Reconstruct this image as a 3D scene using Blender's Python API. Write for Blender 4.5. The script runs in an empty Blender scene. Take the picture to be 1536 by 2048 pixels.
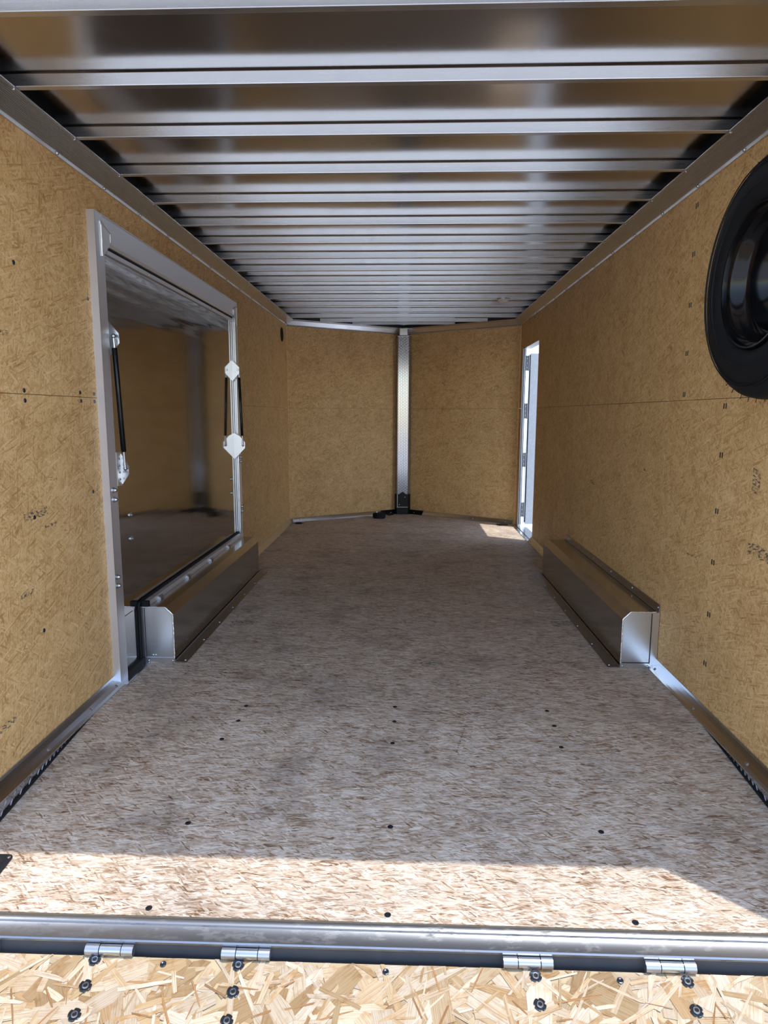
import bpy, math, random
from mathutils import Vector, Matrix

C = bpy.context.scene.collection
R = random.Random(7)

# ------------------------------------------------------------------ camera
def make_camera():
    f, pitch, yaw, roll = 1318.0, -0.1475, 0.0335, 0.0033
    cp, sp, cy, sy = math.cos(pitch), math.sin(pitch), math.cos(yaw), math.sin(yaw)
    fwd = Vector((-sy*cp, cy*cp, sp))
    right = Vector((cy, sy, 0))
    up = right.cross(fwd)
    cr, sr = math.cos(roll), math.sin(roll)
    r2, u2 = right*cr + up*sr, up*cr - right*sr
    cam = bpy.data.cameras.new('camera')
    cam.sensor_fit = 'HORIZONTAL'
    cam.sensor_width = 36.0
    cam.lens = f/1536*36.0
    cam.clip_start = 0.05
    o = bpy.data.objects.new('camera', cam)
    o.matrix_world = Matrix(((r2.x, u2.x, -fwd.x, 0.0417), (r2.y, u2.y, -fwd.y, 0.0),
                             (r2.z, u2.z, -fwd.z, 1.1735), (0, 0, 0, 1)))
    C.objects.link(o)
    bpy.context.scene.camera = o
make_camera()

# ------------------------------------------------------------------ sky, sun, exposure
SUN_TO = Vector((-0.25, 0.13, -1.0))      # the way sunlight travels
SUN_STRENGTH = 4.0
SKY_STRENGTH = 0.45
world = bpy.data.worlds.new('sky')
bpy.context.scene.world = world
world.use_nodes = True
wn = world.node_tree.nodes
sky = wn.new('ShaderNodeTexSky')
sky.sky_type = 'NISHITA'
sky.sun_disc = False
sky.sun_elevation = math.radians(74)
sky.sun_rotation = math.radians(118)
sky.air_density = 1.0
sky.dust_density = 0.4
bg = wn['Background']
bg.inputs['Strength'].default_value = SKY_STRENGTH
hz = wn.new('ShaderNodeHueSaturation')          # a hazy, paler sky
hz.inputs['Saturation'].default_value = 0.80
world.node_tree.links.new(sky.outputs[0], hz.inputs['Color'])
world.node_tree.links.new(hz.outputs[0], bg.inputs['Color'])

sun = bpy.data.lights.new('sun', 'SUN')
sun.energy = SUN_STRENGTH
sun.angle = math.radians(0.53)
sun.color = (1.0, 0.96, 0.90)
so = bpy.data.objects.new('sun', sun)
so.rotation_euler = SUN_TO.to_track_quat('-Z', 'Y').to_euler()
so.location = (3, -2, 8)
C.objects.link(so)

vs = bpy.context.scene.view_settings
vs.view_transform = 'Standard'
vs.look = 'None'
vs.exposure = 0.14
vs.gamma = 1.0
vs.use_curve_mapping = False
cyc = bpy.context.scene.cycles
cyc.max_bounces = 14
cyc.diffuse_bounces = 8
cyc.glossy_bounces = 8
cyc.sample_clamp_indirect = 6.0
cyc.use_denoising = True

# ------------------------------------------------------------------ helpers
def tag(o, label=None, cat=None, group=None, kind=None):
    if label: o['label'] = label
    if cat: o['category'] = cat
    if group: o['group'] = group
    if kind: o['kind'] = kind
    return o

class MB:
    """collects faces for one mesh"""
    def __init__(self, fn=None):
        self.v, self.f, self.fn = [], [], fn
    def add(self, vs, fs):
        n = len(self.v)
        self.v += [tuple(self.fn(*p)) if self.fn else tuple(p) for p in vs]
        self.f += [tuple(i+n for i in f) for f in fs]
        return self
    def box(self, x0, y0, z0, x1, y1, z1):
        x0, x1 = min(x0, x1), max(x0, x1); y0, y1 = min(y0, y1), max(y0, y1); z0, z1 = min(z0, z1), max(z0, z1)
        return self.add([(x0,y0,z0),(x1,y0,z0),(x1,y1,z0),(x0,y1,z0),(x0,y0,z1),(x1,y0,z1),(x1,y1,z1),(x0,y1,z1)],
                        [(0,3,2,1),(4,5,6,7),(0,1,5,4),(1,2,6,5),(2,3,7,6),(3,0,4,7)])
    def loft(self, rings, close=True, caps=True):
        n = len(rings[0]); vs = [p for r in rings for p in r]; fs = []
        for i in range(len(rings)-1):
            for j in range(n if close else n-1):
                k = (j+1) % n
                fs.append((i*n+j, i*n+k, (i+1)*n+k, (i+1)*n+j))
        if caps and close:
            fs.append(tuple(reversed(range(n)))); fs.append(tuple((len(rings)-1)*n+j for j in range(n)))
        return self.add(vs, fs)
    def prism_y(self, prof, y0, y1):      # profile of (x, z)
        return self.loft([[(x, y0, z) for x, z in prof], [(x, y1, z) for x, z in prof]])
    def prism_z(self, prof, z0, z1):      # profile of (x, y)
        return self.loft([[(x, y, z0) for x, y in prof], [(x, y, z1) for x, y in prof]])
    def prism_x(self, prof, x0, x1):      # profile of (y, z)
        return self.loft([[(x0, y, z) for y, z in prof], [(x1, y, z) for y, z in prof]])
    def tube(self, pts, r, n=10, caps=True):
        pts = [Vector(p) for p in pts]; rings = []
        rs = r if isinstance(r, (list, tuple)) else [r]*len(pts)
        ref = None
        for i, p in enumerate(pts):
            t = (pts[min(i+1, len(pts)-1)] - pts[max(i-1, 0)])
            if t.length < 1e-9: t = Vector((0, 0, 1))
            t.normalize()
            a = Vector((0, 0, 1)) if abs(t.z) < .9 else Vector((1, 0, 0))
            if ref is None: ref = t.cross(a).normalized()
            u = (ref - t*ref.dot(t)).normalized(); w = t.cross(u); ref = u
            rings.append([tuple(p + (u*math.cos(2*math.pi*k/n) + w*math.sin(2*math.pi*k/n))*rs[i]) for k in range(n)])
        return self.loft(rings, True, caps)
    def lathe(self, prof, origin, axis, n=24, caps=True):   # prof of (along axis, radius)
        ax = Vector(axis).normalized(); o = Vector(origin)
        a = Vector((0, 0, 1)) if abs(ax.z) < .9 else Vector((1, 0, 0))
        u = ax.cross(a).normalized(); w = ax.cross(u)
        rings = [[tuple(o + ax*h + (u*math.cos(2*math.pi*k/n) + w*math.sin(2*math.pi*k/n))*max(r, 1e-5)) for k in range(n)] for h, r in prof]
        return self.loft(rings, True, caps)
    def dome(self, p, axis, r, h=None, n=8):
        h = h or r*.5
        return self.lathe([(0, r), (h*.6, r*.85), (h, r*.35)], p, axis, n)
    def build(self, name, mat, parent=None, smooth=False, bevel=0, loc=None):
        me = bpy.data.meshes.new(name)
        org = Vector(loc) if loc else Vector((0, 0, 0))
        me.from_pydata([tuple(Vector(p)-org) for p in self.v], [], self.f)
        me.validate(); me.update()
        # outward normals
        import bmesh
        bm = bmesh.new(); bm.from_mesh(me)
        bmesh.ops.recalc_face_normals(bm, faces=bm.faces); bm.to_mesh(me); bm.free()
        uv = me.uv_layers.new(name='UVMap'); me.update()
        for poly in me.polygons:
            nrm = poly.normal
            if abs(nrm.z) > .7: t, b = Vector((1, 0, 0)), Vector((0, 1, 0))
            else:
                t = Vector((-nrm.y, nrm.x, 0)).normalized(); b = Vector((0, 0, 1))
            for li in poly.loop_indices:
                co = me.vertices[me.loops[li].vertex_index].co + org
                uv.data[li].uv = (co.dot(t), co.dot(b))
        if smooth:
            me.shade_smooth()
            try: me.set_sharp_from_angle(angle=math.radians(40))
            except Exception: pass
        me.materials.append(mat)
        o = bpy.data.objects.new(name, me); C.objects.link(o)
        o.location = org
        if parent is not None:
            o.parent = parent
            pw = Vector(parent.location)
            pp = parent.parent
            while pp is not None: pw += Vector(pp.location); pp = pp.parent
            o.location = org - pw
        if bevel:
            m = o.modifiers.new('bevel', 'BEVEL'); m.width = bevel; m.segments = 2; m.limit_method = 'ANGLE'
        return o

def empty(name, loc=(0, 0, 0)):
    o = bpy.data.objects.new(name, None); o.location = loc; o.empty_display_size = .1
    C.objects.link(o); return o

# ------------------------------------------------------------------ materials
def newmat(name):
    m = bpy.data.materials.new(name); m.use_nodes = True
    nt = m.node_tree
    return m, nt, nt.nodes['Principled BSDF']

def N(nt, typ, **kw):
    n = nt.nodes.new(typ)
    for k, v in kw.items():
        if k in n.inputs.keys() and not hasattr(n, k): n.inputs[k].default_value = v
        else:
            try: setattr(n, k, v)
            except Exception: n.inputs[k].default_value = v
    return n

def mathn(nt, op, a, b=None, clamp=False):
    n = nt.nodes.new('ShaderNodeMath'); n.operation = op; n.use_clamp = clamp
    for i, x in enumerate((a, b)):
        if x is None: continue
        if isinstance(x, (int, float)): n.inputs[i].default_value = x
        else: nt.links.new(x, n.inputs[i])
    return n.outputs[0]

def mixf(nt, fac, a, b):
    n = nt.nodes.new('ShaderNodeMix'); n.data_type = 'FLOAT'
    for i, x in zip((0, 2, 3), (fac, a, b)):
        if isinstance(x, (int, float)): n.inputs[i].default_value = x
        else: nt.links.new(x, n.inputs[i])
    return n.outputs[0]

def mixc(nt, fac, a, b, blend='MIX'):
    n = nt.nodes.new('ShaderNodeMix'); n.data_type = 'RGBA'; n.blend_type = blend
    for i, x in zip((0, 6, 7), (fac, a, b)):
        if isinstance(x, (int, float)): n.inputs[i].default_value = x
        elif isinstance(x, tuple): n.inputs[i].default_value = (*x, 1) if len(x) == 3 else x
        else: nt.links.new(x, n.inputs[i])
    return n.outputs[2]

def ramp(nt, fac, stops):
    n = nt.nodes.new('ShaderNodeValToRGB')
    el = n.color_ramp.elements
    while len(el) < len(stops): el.new(.5)
    for e, (p, c) in zip(el, stops):
        e.position = p; e.color = (*c, 1)
    nt.links.new(fac, n.inputs[0])
    return n.outputs[0]

def smoothstep(nt, x, a, b):
    n = nt.nodes.new('ShaderNodeMapRange'); n.interpolation_type = 'SMOOTHSTEP'
    nt.links.new(x, n.inputs[0])
    n.inputs[1].default_value = a; n.inputs[2].default_value = b
    return n.outputs[0]

def noise(nt, vec, scale, detail=2.0, rough=.5, dim='3D'):
    n = nt.nodes.new('ShaderNodeTexNoise'); n.noise_dimensions = dim
    n.inputs['Scale'].default_value = scale; n.inputs['Detail'].default_value = detail; n.inputs['Roughness'].default_value = rough
    nt.links.new(vec, n.inputs['Vector'])
    return n.outputs['Fac']

def rotscale(nt, vec, ang, sx, sy, off):
    r = nt.nodes.new('ShaderNodeVectorRotate'); r.rotation_type = 'Z_AXIS'; r.inputs['Angle'].default_value = ang
    nt.links.new(vec, r.inputs['Vector'])
    m = nt.nodes.new('ShaderNodeVectorMath'); m.operation = 'MULTIPLY_ADD'
    nt.links.new(r.outputs[0], m.inputs[0]); m.inputs[1].default_value = (sx, sy, 1); m.inputs[2].default_value = (off, off*1.7, 0)
    return m.outputs[0]

def osb(name, stops, strands, flecks, fleck_col, stain=None, stain_col=(.5, .48, .46), rough=.6, fleck_amt=.7, seed=0, tone_amt=1.0, grain=.5, patch=0):
    """oriented strand board: layers of elongated random-toned strands, dark slivers, stains"""
    m, nt, bs = newmat(name)
    uv = nt.nodes.new('ShaderNodeUVMap').outputs[0]
    wn_ = nt.nodes.new('ShaderNodeTexNoise'); wn_.inputs['Scale'].default_value = 9; wn_.inputs['Detail'].default_value = 2
    nt.links.new(uv, wn_.inputs['Vector'])
    sub = nt.nodes.new('ShaderNodeVectorMath'); sub.operation = 'SUBTRACT'; nt.links.new(wn_.outputs['Color'], sub.inputs[0]); sub.inputs[1].default_value = (.5, .5, .5)
    mad = nt.nodes.new('ShaderNodeVectorMath'); mad.operation = 'MULTIPLY_ADD'
    nt.links.new(sub.outputs[0], mad.inputs[0]); mad.inputs[1].default_value = (.011, .011, 0); nt.links.new(uv, mad.inputs[2])
    vec = mad.outputs[0]
    tone = None
    for i, (ang, L, Wd, cover) in enumerate(strands):
        v = nt.nodes.new('ShaderNodeTexVoronoi'); v.voronoi_dimensions = '2D'; v.inputs['Scale'].default_value = 1
        nt.links.new(rotscale(nt, vec, ang, 1/L, 1/Wd, 3.1*i+seed), v.inputs['Vector'])
        sc = nt.nodes.new('ShaderNodeSeparateColor'); nt.links.new(v.outputs['Color'], sc.inputs[0])
        if tone is None: tone = sc.outputs[0]
        else: tone = mixf(nt, smoothstep(nt, sc.outputs[1], 1-cover, 1-cover+.12), tone, sc.outputs[0])
    # grain inside the strands
    g = noise(nt, rotscale(nt, vec, .2, 60, 420, 1.3), 1, 2, .6)
    tone = mathn(nt, 'ADD', tone, mathn(nt, 'MULTIPLY', mathn(nt, 'SUBTRACT', g, .5), grain))
    tone = mathn(nt, 'ADD', mathn(nt, 'MULTIPLY', mathn(nt, 'SUBTRACT', tone, .5), tone_amt), .55)
    # patches of tone
    big = noise(nt, uv, 5.0, 4, .6)
    tone = mathn(nt, 'ADD', tone, mathn(nt, 'MULTIPLY', mathn(nt, 'SUBTRACT', big, .5), .45))
    if patch:
        mid = noise(nt, rotscale(nt, uv, .1, 14, 26, 2.2), 1, 3, .6)
        tone = mathn(nt, 'ADD', tone, mathn(nt, 'MULTIPLY', mathn(nt, 'SUBTRACT', mid, .5), patch))
    col = ramp(nt, tone, stops)
    fl = None
    for i, (ang, L, Wd, thr) in enumerate(flecks):
        f = smoothstep(nt, noise(nt, rotscale(nt, vec, ang, 1/L, 1/Wd, 5.7*i+seed+.4), 1, 1, .5), thr, thr+.06)
        fl = f if fl is None else mathn(nt, 'MAXIMUM', fl, f)
    gate = smoothstep(nt, noise(nt, uv, 16, 2, .5), .36, .62)
    fl = mathn(nt, 'MULTIPLY', mathn(nt, 'MULTIPLY', fl, gate), fleck_amt)
    col = mixc(nt, fl, col, fleck_col)
    if stain:
        st = smoothstep(nt, noise(nt, rotscale(nt, uv, 0, 1.0, 1.0, 4.2), stain[0], 5, .65), stain[1], stain[2])
        col = mixc(nt, mathn(nt, 'MULTIPLY', st, stain[3]), col, mixc(nt, 1.0, col, stain_col, 'MULTIPLY'))
    nt.links.new(col, bs.inputs['Base Color'])
    bs.inputs['Roughness'].default_value = rough
    bs.inputs['Specular IOR Level'].default_value = .35
    bp = nt.nodes.new('ShaderNodeBump'); bp.inputs['Strength'].default_value = .25; bp.inputs['Distance'].default_value = .001
    nt.links.new(tone, bp.inputs['Height']); nt.links.new(bp.outputs[0], bs.inputs['Normal'])
    return m

def metal(name, col, rough, brush=None, wave=None, aniso=0, smudge=0.0, metallic=1.0, wave_z=None):
    m, nt, bs = newmat(name)
    bs.inputs['Base Color'].default_value = (*col, 1); bs.inputs['Metallic'].default_value = metallic
    uv = nt.nodes.new('ShaderNodeUVMap').outputs[0]
    r = None
    if brush:
        g = noise(nt, rotscale(nt, uv, 0, brush[0], brush[1], 0), 1, 3, .6)
        r = mathn(nt, 'ADD', mathn(nt, 'MULTIPLY', mathn(nt, 'SUBTRACT', g, .5), rough*brush[2]), rough)
    if smudge:
        s = smoothstep(nt, noise(nt, uv, 7, 5, .65), .45, .75)
        base = r if r is not None else rough
        r = mathn(nt, 'ADD', base, mathn(nt, 'MULTIPLY', s, smudge))
    if r is not None: nt.links.new(r, bs.inputs['Roughness'])
    else: bs.inputs['Roughness'].default_value = rough
    if wave:
        w = noise(nt, rotscale(nt, uv, 0, wave[0], wave[1], .3), 1, 1.5, .4)
        if wave_z:
            sx = nt.nodes.new('ShaderNodeSeparateXYZ'); nt.links.new(uv, sx.inputs[0])
            amt = mathn(nt, 'ADD', mathn(nt, 'MULTIPLY', smoothstep(nt, sx.outputs[1], *wave_z), .9), .1)
            w = mathn(nt, 'MULTIPLY', w, amt)
        bp = nt.nodes.new('ShaderNodeBump'); bp.inputs['Strength'].default_value = 1.0; bp.inputs['Distance'].default_value = wave[2]
        nt.links.new(w, bp.inputs['Height']); nt.links.new(bp.outputs[0], bs.inputs['Normal'])
    if aniso: bs.inputs['Anisotropic'].default_value = aniso
    return m

def plain(name, col, rough=.5, metallic=0.0, spec=.5, coat=0.0):
    m, nt, bs = newmat(name)
    uv = nt.nodes.new('ShaderNodeTexCoord').outputs['Object']
    g = noise(nt, uv, 25, 4, .6)
    c = mixc(nt, g, tuple(x*.8 for x in col), tuple(min(1, x*1.2) for x in col))
    nt.links.new(c, bs.inputs['Base Color'])
    bs.inputs['Roughness'].default_value = rough; bs.inputs['Metallic'].default_value = metallic
    bs.inputs['Specular IOR Level'].default_value = spec; bs.inputs['Coat Weight'].default_value = coat
    return m

WALL_STOPS = [(0.0, (0.212, 0.102, 0.033)), (.16, (0.424, 0.232, 0.084)), (.40, (0.572, 0.348, 0.144)), (.62, (0.657, 0.420, 0.186)), (.85, (0.721, 0.483, 0.232)), (1.0, (0.784, 0.550, 0.286))]
WALL_STR = [(.1, .036, .006, 1), (1.15, .048, .005, .42), (2.25, .040, .0048, .40), (.62, .055, .006, .36), (1.75, .042, .0042, .32), (2.8, .05, .0046, .30)]
WALL_FLK = [(.3, .024, .0024, .68), (1.05, .022, .0024, .68), (1.95, .024, .0024, .68), (2.75, .020, .0022, .69), (0, .005, .005, .735), (.9, .020, .009, .75)]
M = {}
M['wall'] = osb('osb_wall', WALL_STOPS, WALL_STR, WALL_FLK, (.085, .05, .028), stain=(2.4, .5, .78, .45), stain_col=(.66, .58, .52), rough=.55, fleck_amt=.6, tone_amt=.72, patch=.35)
FLOOR_STOPS = [(0.0, (0.154, 0.088, 0.050)), (.14, (0.326, 0.219, 0.139)), (.38, (0.452, 0.349, 0.264)), (.62, (0.538, 0.442, 0.351)), (.85, (0.614, 0.530, 0.439)), (1.0, (0.711, 0.632, 0.545))]
FLOOR_STR = [(.03, .030, .006, 1), (.30, .040, .005, .38), (-.27, .044, .005, .38), (.15, .040, .006, .40), (-.12, .032, .004, .36), (.7, .024, .004, .22)]
FLOOR_FLK = [(.05, .034, .0026, .635), (-.25, .032, .0026, .645), (.4, .028, .0026, .65), (1.7, .012, .003, .70), (.3, .02, .008, .74)]
M['floor'] = osb('osb_floor', FLOOR_STOPS, FLOOR_STR, FLOOR_FLK, (.11, .06, .032), stain=(3.2, .46, .72, .75), stain_col=(.54, .53, .54), rough=.55, seed=2, fleck_amt=.85, tone_amt=.95, grain=1.0, patch=.8)
M['roof'] = metal('roof_sheet', (.55, .53, .51), .17, wave=(1.3, 2.0, .006), smudge=.03)
M['bow'] = metal('mill_aluminium', (.67, .69, .72), .29, brush=(3, 300, .5), smudge=.06)
M['cove'] = metal('cove_aluminium', (.66, .65, .64), .28)
M['trim'] = metal('trim_aluminium', (.60, .62, .66), .19, smudge=.04)
M['frame'] = metal('welded_frame_aluminium', (.84, .86, .91), .46, brush=(5, 250, .3), smudge=.02)
M['panel'] = metal('polished_door_sheet', (.47, .455, .45), .075, brush=(3, 260, .4), wave=(.9, 17.0, .0035), smudge=.02, wave_z=(1.45, 1.80))
M['box'] = metal('wheel_box_sheet', (.47, .465, .465), .17, brush=(4, 240, .4), smudge=.04)
M['weld'] = metal('weld_bead', (.86, .86, .85), .42)
M['bright'] = metal('bright_plate', (.66, .67, .70), .30, smudge=.05)
M['knuckle'] = metal('frosted_knuckle', (.42, .44, .49), .38)
M['hinge'] = plain('grey_hinge', (.16, .17, .19), .45)
M['flange'] = metal('dull_flange', (.36, .355, .365), .36)
M['return'] = metal('skylit_jamb_side', (.74, .76, .84), .48)
M['steel'] = metal('zinc_steel', (.50, .52, .55), .28)
M['tread'] = metal('diamond_plate', (.42, .42, .44), .14)
M['black'] = plain('black_powder_coat', (.004, .004, .005), .4, spec=.25)
M['gloss_black'] = plain('gloss_black_wheel', (.003, .003, .004), .14, spec=.30)
M['rubber'] = plain('black_rubber', (.006, .007, .009), .6, spec=.22)
M['darkmetal'] = plain('dark_fastener', (.05, .062, .085), .25, metallic=.8)
M['shadowgap'] = plain('gap_shade_black', (.006, .006, .006), .7)  # black strips painted as the shade inside narrow gaps
M['shade_block'] = plain('shade_block_dark', (.03, .036, .05), .35)  # near-black standing in for cavity shade, also used on added light stops
M['slot'] = plain('shaded_hinge_rail', (.045, .05, .062), .45)  # shade under the sill lip put into the colour of bare aluminium
M['white'] = plain('white_door_skin', (.36, .39, .44), .28)
M['lens'] = plain('frosted_lens', (.74, .70, .64), .3)
M['concrete'] = plain('concrete', (.58, .575, .565), .8)
M['skin'] = plain('painted_outer_skin', (.55, .56, .58), .4)

def ramp_mat():
    m, nt, bs = newmat('osb_large_strand')
    at = nt.nodes.new('ShaderNodeAttribute'); at.attribute_name = 'strand'
    uv = nt.nodes.new('ShaderNodeUVMap').outputs[0]
    g = noise(nt, rotscale(nt, uv, 0, 9, 420, 0), 1, 3, .65)
    g2 = noise(nt, uv, 26, 3, .6)
    c = mixc(nt, mathn(nt, 'MULTIPLY', smoothstep(nt, g, .40, .72), .75), at.outputs['Color'], mixc(nt, 1.0, at.outputs['Color'], (.62, .46, .28), 'MULTIPLY'))
    c = mixc(nt, mathn(nt, 'MULTIPLY', smoothstep(nt, g2, .48, .75), .7), c, mixc(nt, 1.0, c, (.72, .50, .26), 'MULTIPLY'))
    nt.links.new(c, bs.inputs['Base Color']); bs.inputs['Roughness'].default_value = .65
    bs.inputs['Specular IOR Level'].default_value = .3
    bp = nt.nodes.new('ShaderNodeBump'); bp.inputs['Strength'].default_value = .4; bp.inputs['Distance'].default_value = .0006
    nt.links.new(g, bp.inputs['Height']); nt.links.new(bp.outputs[0], bs.inputs['Normal'])
    return m
M['ramp'] = ramp_mat()

# ------------------------------------------------------------------ main dimensions
H = 1.22            # half width between the walls
YR = 1.48           # rear edge of the floor
YK = 2.42           # where the floor starts to fall towards the rear
SL = 0.09           # slope of the rear floor
YN = 7.07           # start of the V nose
YA = 7.86           # apex of the V nose
ZB = 2.153          # underside of roof bows
ZR = 2.194          # underside of roof sheet
def floor_z(y): return 0.0 if y >= YK else -(YK-y)*SL

# ------------------------------------------------------------------ ground outside
g = MB().box(-40, -40, -.75, 40, 40, -.62).build('ground', M['concrete'])
tag(g, 'pale grey concrete ground outside the trailer', 'ground', kind='structure')

# ------------------------------------------------------------------ floor
fm = MB().prism_z([(-H-.02, YK), (H+.02, YK), (H+.02, YN), (0, YA+.03), (-H-.02, YN)], -.05, 0)
floor = tag(fm.build('floor', M['floor']), 'worn grey-brown strand board floor of the trailer', 'floor', kind='structure')
rp = MB().prism_x([(YK-.0015, -.0003), (YR, floor_z(YR)), (YR, floor_z(YR)-.05), (YK-.0015, -.05)], -H-.02, H+.02).build('floor_panel', M['floor'], floor)
rp['label'] = 'sloping rear floor sheet, partly sunlit'
# a slightly raised dark edge grain at the rear lip
MB().box(-H, YR-.006, floor_z(YR)-.03, H, YR-.001, floor_z(YR)-.001).build('edge_grain', plain('raw_board_edge', (.10, .085, .06), .9), floor)
def floor_screw(x, y):
    z = floor_z(y)
    b = MB().lathe([(0, .0085), (.0012, .0085), (.0016, .0065), (.0008, .003)], (0, 0, 0), (0, 0, 1), 12)
    return b.build('floor_screw', M['darkmetal'], floor)
fs0 = floor_screw(0, 0); first = True
for x, y in [(-.609, 1.502), (.004, 1.502), (.624, 1.50), (-.61, 1.815), (.003, 1.82), (.63, 1.82), (-.63, 2.26), (0, 2.255),
             (-.60, 2.509), (.004, 2.525), (.613, 2.513), (.61, 2.25), (-.6, 2.385), (.004, 2.40), (.615, 2.39)]:
    o = fs0 if first else fs0.copy()
    if not first: C.objects.link(o); o.parent = floor
    first = False
    o.location = (x, y, floor_z(y)+.0002)

# ------------------------------------------------------------------ walls
def panels(parent, rects, fn, name='wall_panel', th=.026):
    for (a0, z0, a1, z1) in rects:
        g_ = .0008
        MB(fn).box(a0+g_, 0, z0+g_, a1-g_, th, z1-g_).build(name, M['wall'], parent, bevel=.0008)
ZTOP = 2.11
ZS = 1.235     # horizontal joint between the sheets
Lfn = lambda a, t, z: (-H-t, a, z)
Rfn = lambda a, t, z: (H+t, a, z)

wl = MB().box(-H-.075, 1.46, -.2, -H-.045, YN, 2.192).build('wall_left', M['skin'])
tag(wl, 'left wall lined with golden strand board around the side door', 'wall', kind='structure')
panels(wl, [(1.46, -.16, 2.69, ZS), (1.46, ZS, 2.69, ZTOP), (4.90, -.02, YN, ZS), (4.90, ZS, YN, ZTOP), (2.69, 1.965, 4.90, ZTOP)], Lfn)

MB(Lfn).box(4.92, .0265, ZS-.03, YN, .030, ZS+.03).build('joint_light_stop', M['shade_block'], wl)  # added strip that stops light leaking through the sheet joint
wr = MB().box(H+.045, 1.46, -.2, H+.075, 6.10, 2.192).box(H+.0262, 6.912, -.2, H+.030, YN, 2.192).box(H+.045, 6.10, 1.835, H+.075, 6.91, 2.192).build('wall_right', M['skin'])
tag(wr, 'right wall lined with golden strand board behind the spare tire', 'wall', kind='structure')
panels(wr, [(1.46, -.16, 2.512, ZS), (2.512, -.02, 4.95, ZS), (4.95, -.02, 6.10, ZS), (1.46, ZS, 2.885, ZTOP), (2.885, ZS, 5.3, ZTOP), (5.3, ZS, 6.10, ZTOP),
            (6.10, 1.835, 6.91, ZTOP), (6.91, -.02, YN, ZS), (6.91, ZS, YN, ZTOP)], Rfn)

def nose_fn(side):
    A = Vector((side*H, YN, 0)); B = Vector((0, YA, 0)); d = (B-A).normalized()
    n = Vector((side*-d.y*-1, 0, 0))
    n = Vector((d.y, -d.x, 0)) if side < 0 else Vector((-d.y, d.x, 0))
    if n.y < 0: n = -n          # outward
    return (lambda a, t, z: tuple(A + d*a + n*t + Vector((0, 0, z)))), (B-A).length
for side, nm in ((-1, 'left'), (1, 'right')):
    fn, Ln = nose_fn(side)
    w = MB(fn).box(.03, .045, -.2, Ln+.02, .075, 2.192).build('wall_front_'+nm, M['skin'])
    tag(w, 'angled front wall of strand board on the %s of the nose post' % nm, 'wall', kind='structure')
    panels(w, [(0.0, -.02, Ln, ZS), (0.0, ZS, Ln, ZTOP)], fn)
    MB(fn).box(.0, .0265, ZS-.03, Ln-.03, .030, ZS+.03).build('joint_light_stop', M['shade_block'], w)  # added behind the joint to keep outside light from leaking in
    if side < 0: MB().box(-.03, 7.864, -.1, .03, 7.90, ZR-.002).build('apex_light_stop', M['shade_block'], w)  # added block that closes the light leak at the nose apex
    b = MB(fn)
    if side < 0:
        for z in (1.645, 1.257, 1.213, .825, .417, 2.0):
            b.lathe([(0, .006), (.003, .005), (.004, .002)], (.49, 0, z), (0, -1, 0), 8)
            if z in (.825, 1.257): b.lathe([(0, .005), (.003, .004)], (.9, 0, z), (0, -1, 0), 8)
        b.build('screw_heads', M['bright'], w)['kind'] = 'stuff'

# staples and screw heads along the studs
def staples(parent, x, pts, s):
    b = MB()
    for y, z in pts:
        for dy in (-.009, .007):
            b.box(x, y+dy-.0025, z-.010, x-s*.002, y+dy+.0025, z+.010)
    b.build('staples', M['darkmetal'], parent)['kind'] = 'stuff'
staples(wr, H, [(2.512, z) for z in (1.207, 1.026, .814, .616, .409, .21)] + [(2.886, z) for z in (2.02, 1.83, 1.627, 1.43, 1.26)], 1)
b = MB()
for y, z in [(2.162, 1.65), (2.167, 1.247), (2.168, 1.214), (2.544, 1.252), (2.548, 1.22), (2.172, .822), (2.178, .421), (2.66, 1.25), (2.66, 1.22), (2.60, .86), (2.655, 1.62)]:
    b.lathe([(0, .008), (.0015, .007), (.0005, .003)], (-H, y, z), (1, 0, 0), 10)
b.build('screw_heads', M['darkmetal'], wl)['kind'] = 'stuff'
# faint ink smudges printed on the boards
def ink():
    m, nt, bs = newmat('faded_ink')
    uv = nt.nodes.new('ShaderNodeUVMap').outputs[0]
    a = smoothstep(nt, noise(nt, rotscale(nt, uv, .25, 45, 130, 2), 1, 3, .65), .47, .60)
    bs.inputs['Base Color'].default_value = (.13, .115, .105, 1); bs.inputs['Roughness'].default_value = .7
    nt.links.new(mathn(nt, 'MULTIPLY', a, .7), bs.inputs['Alpha'])
    return m
M['ink'] = ink()
def smudge(parent, fn, a, z, w, h):
    q = [(a-w/2, -.0004, z-h/2), (a+w/2, -.0004, z-h*.3), (a+w/2, -.0004, z+h/2), (a-w/2, -.0004, z+h*.35)]
    MB(fn).add(q, [(0, 1, 2, 3)]).build('ink_smudge', M['ink'], parent)
for a, z, w, h in ((2.19, .832, .16, .035), (2.27, .78, .08, .012), (1.93, .19, .10, .03), (2.10, .575, .08, .02), (2.05, 1.42, .10, .02)): smudge(wl, Lfn, a, z, w, h)
for a, z, w, h in ((2.25, .95, .05, .10), (2.70, .60, .10, .012), (3.3, .9, .05, .03), (4.2, .75, .1, .03), (2.2, .72, .14, .05)): smudge(wr, Rfn, a, z, w, h)

Ffn = lambda a, t, z: (a, z, floor_z(z)-t+.0004)
for a, y, w, h in ((-.88, 3.57, .13, .11), (.94, 3.64, .13, .11), (.17, 3.0, .10, .06)): smudge(floor, Ffn, a, y, w, h)
MB().add([(.225, 2.20, floor_z(2.20)+.0007), (.230, 2.20, floor_z(2.20)+.0007), (.277, 2.375, floor_z(2.375)+.0007), (.271, 2.375, floor_z(2.375)+.0007)], [(0, 1, 2, 3)]).build('scuff_line', M['ink'], floor)

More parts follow.
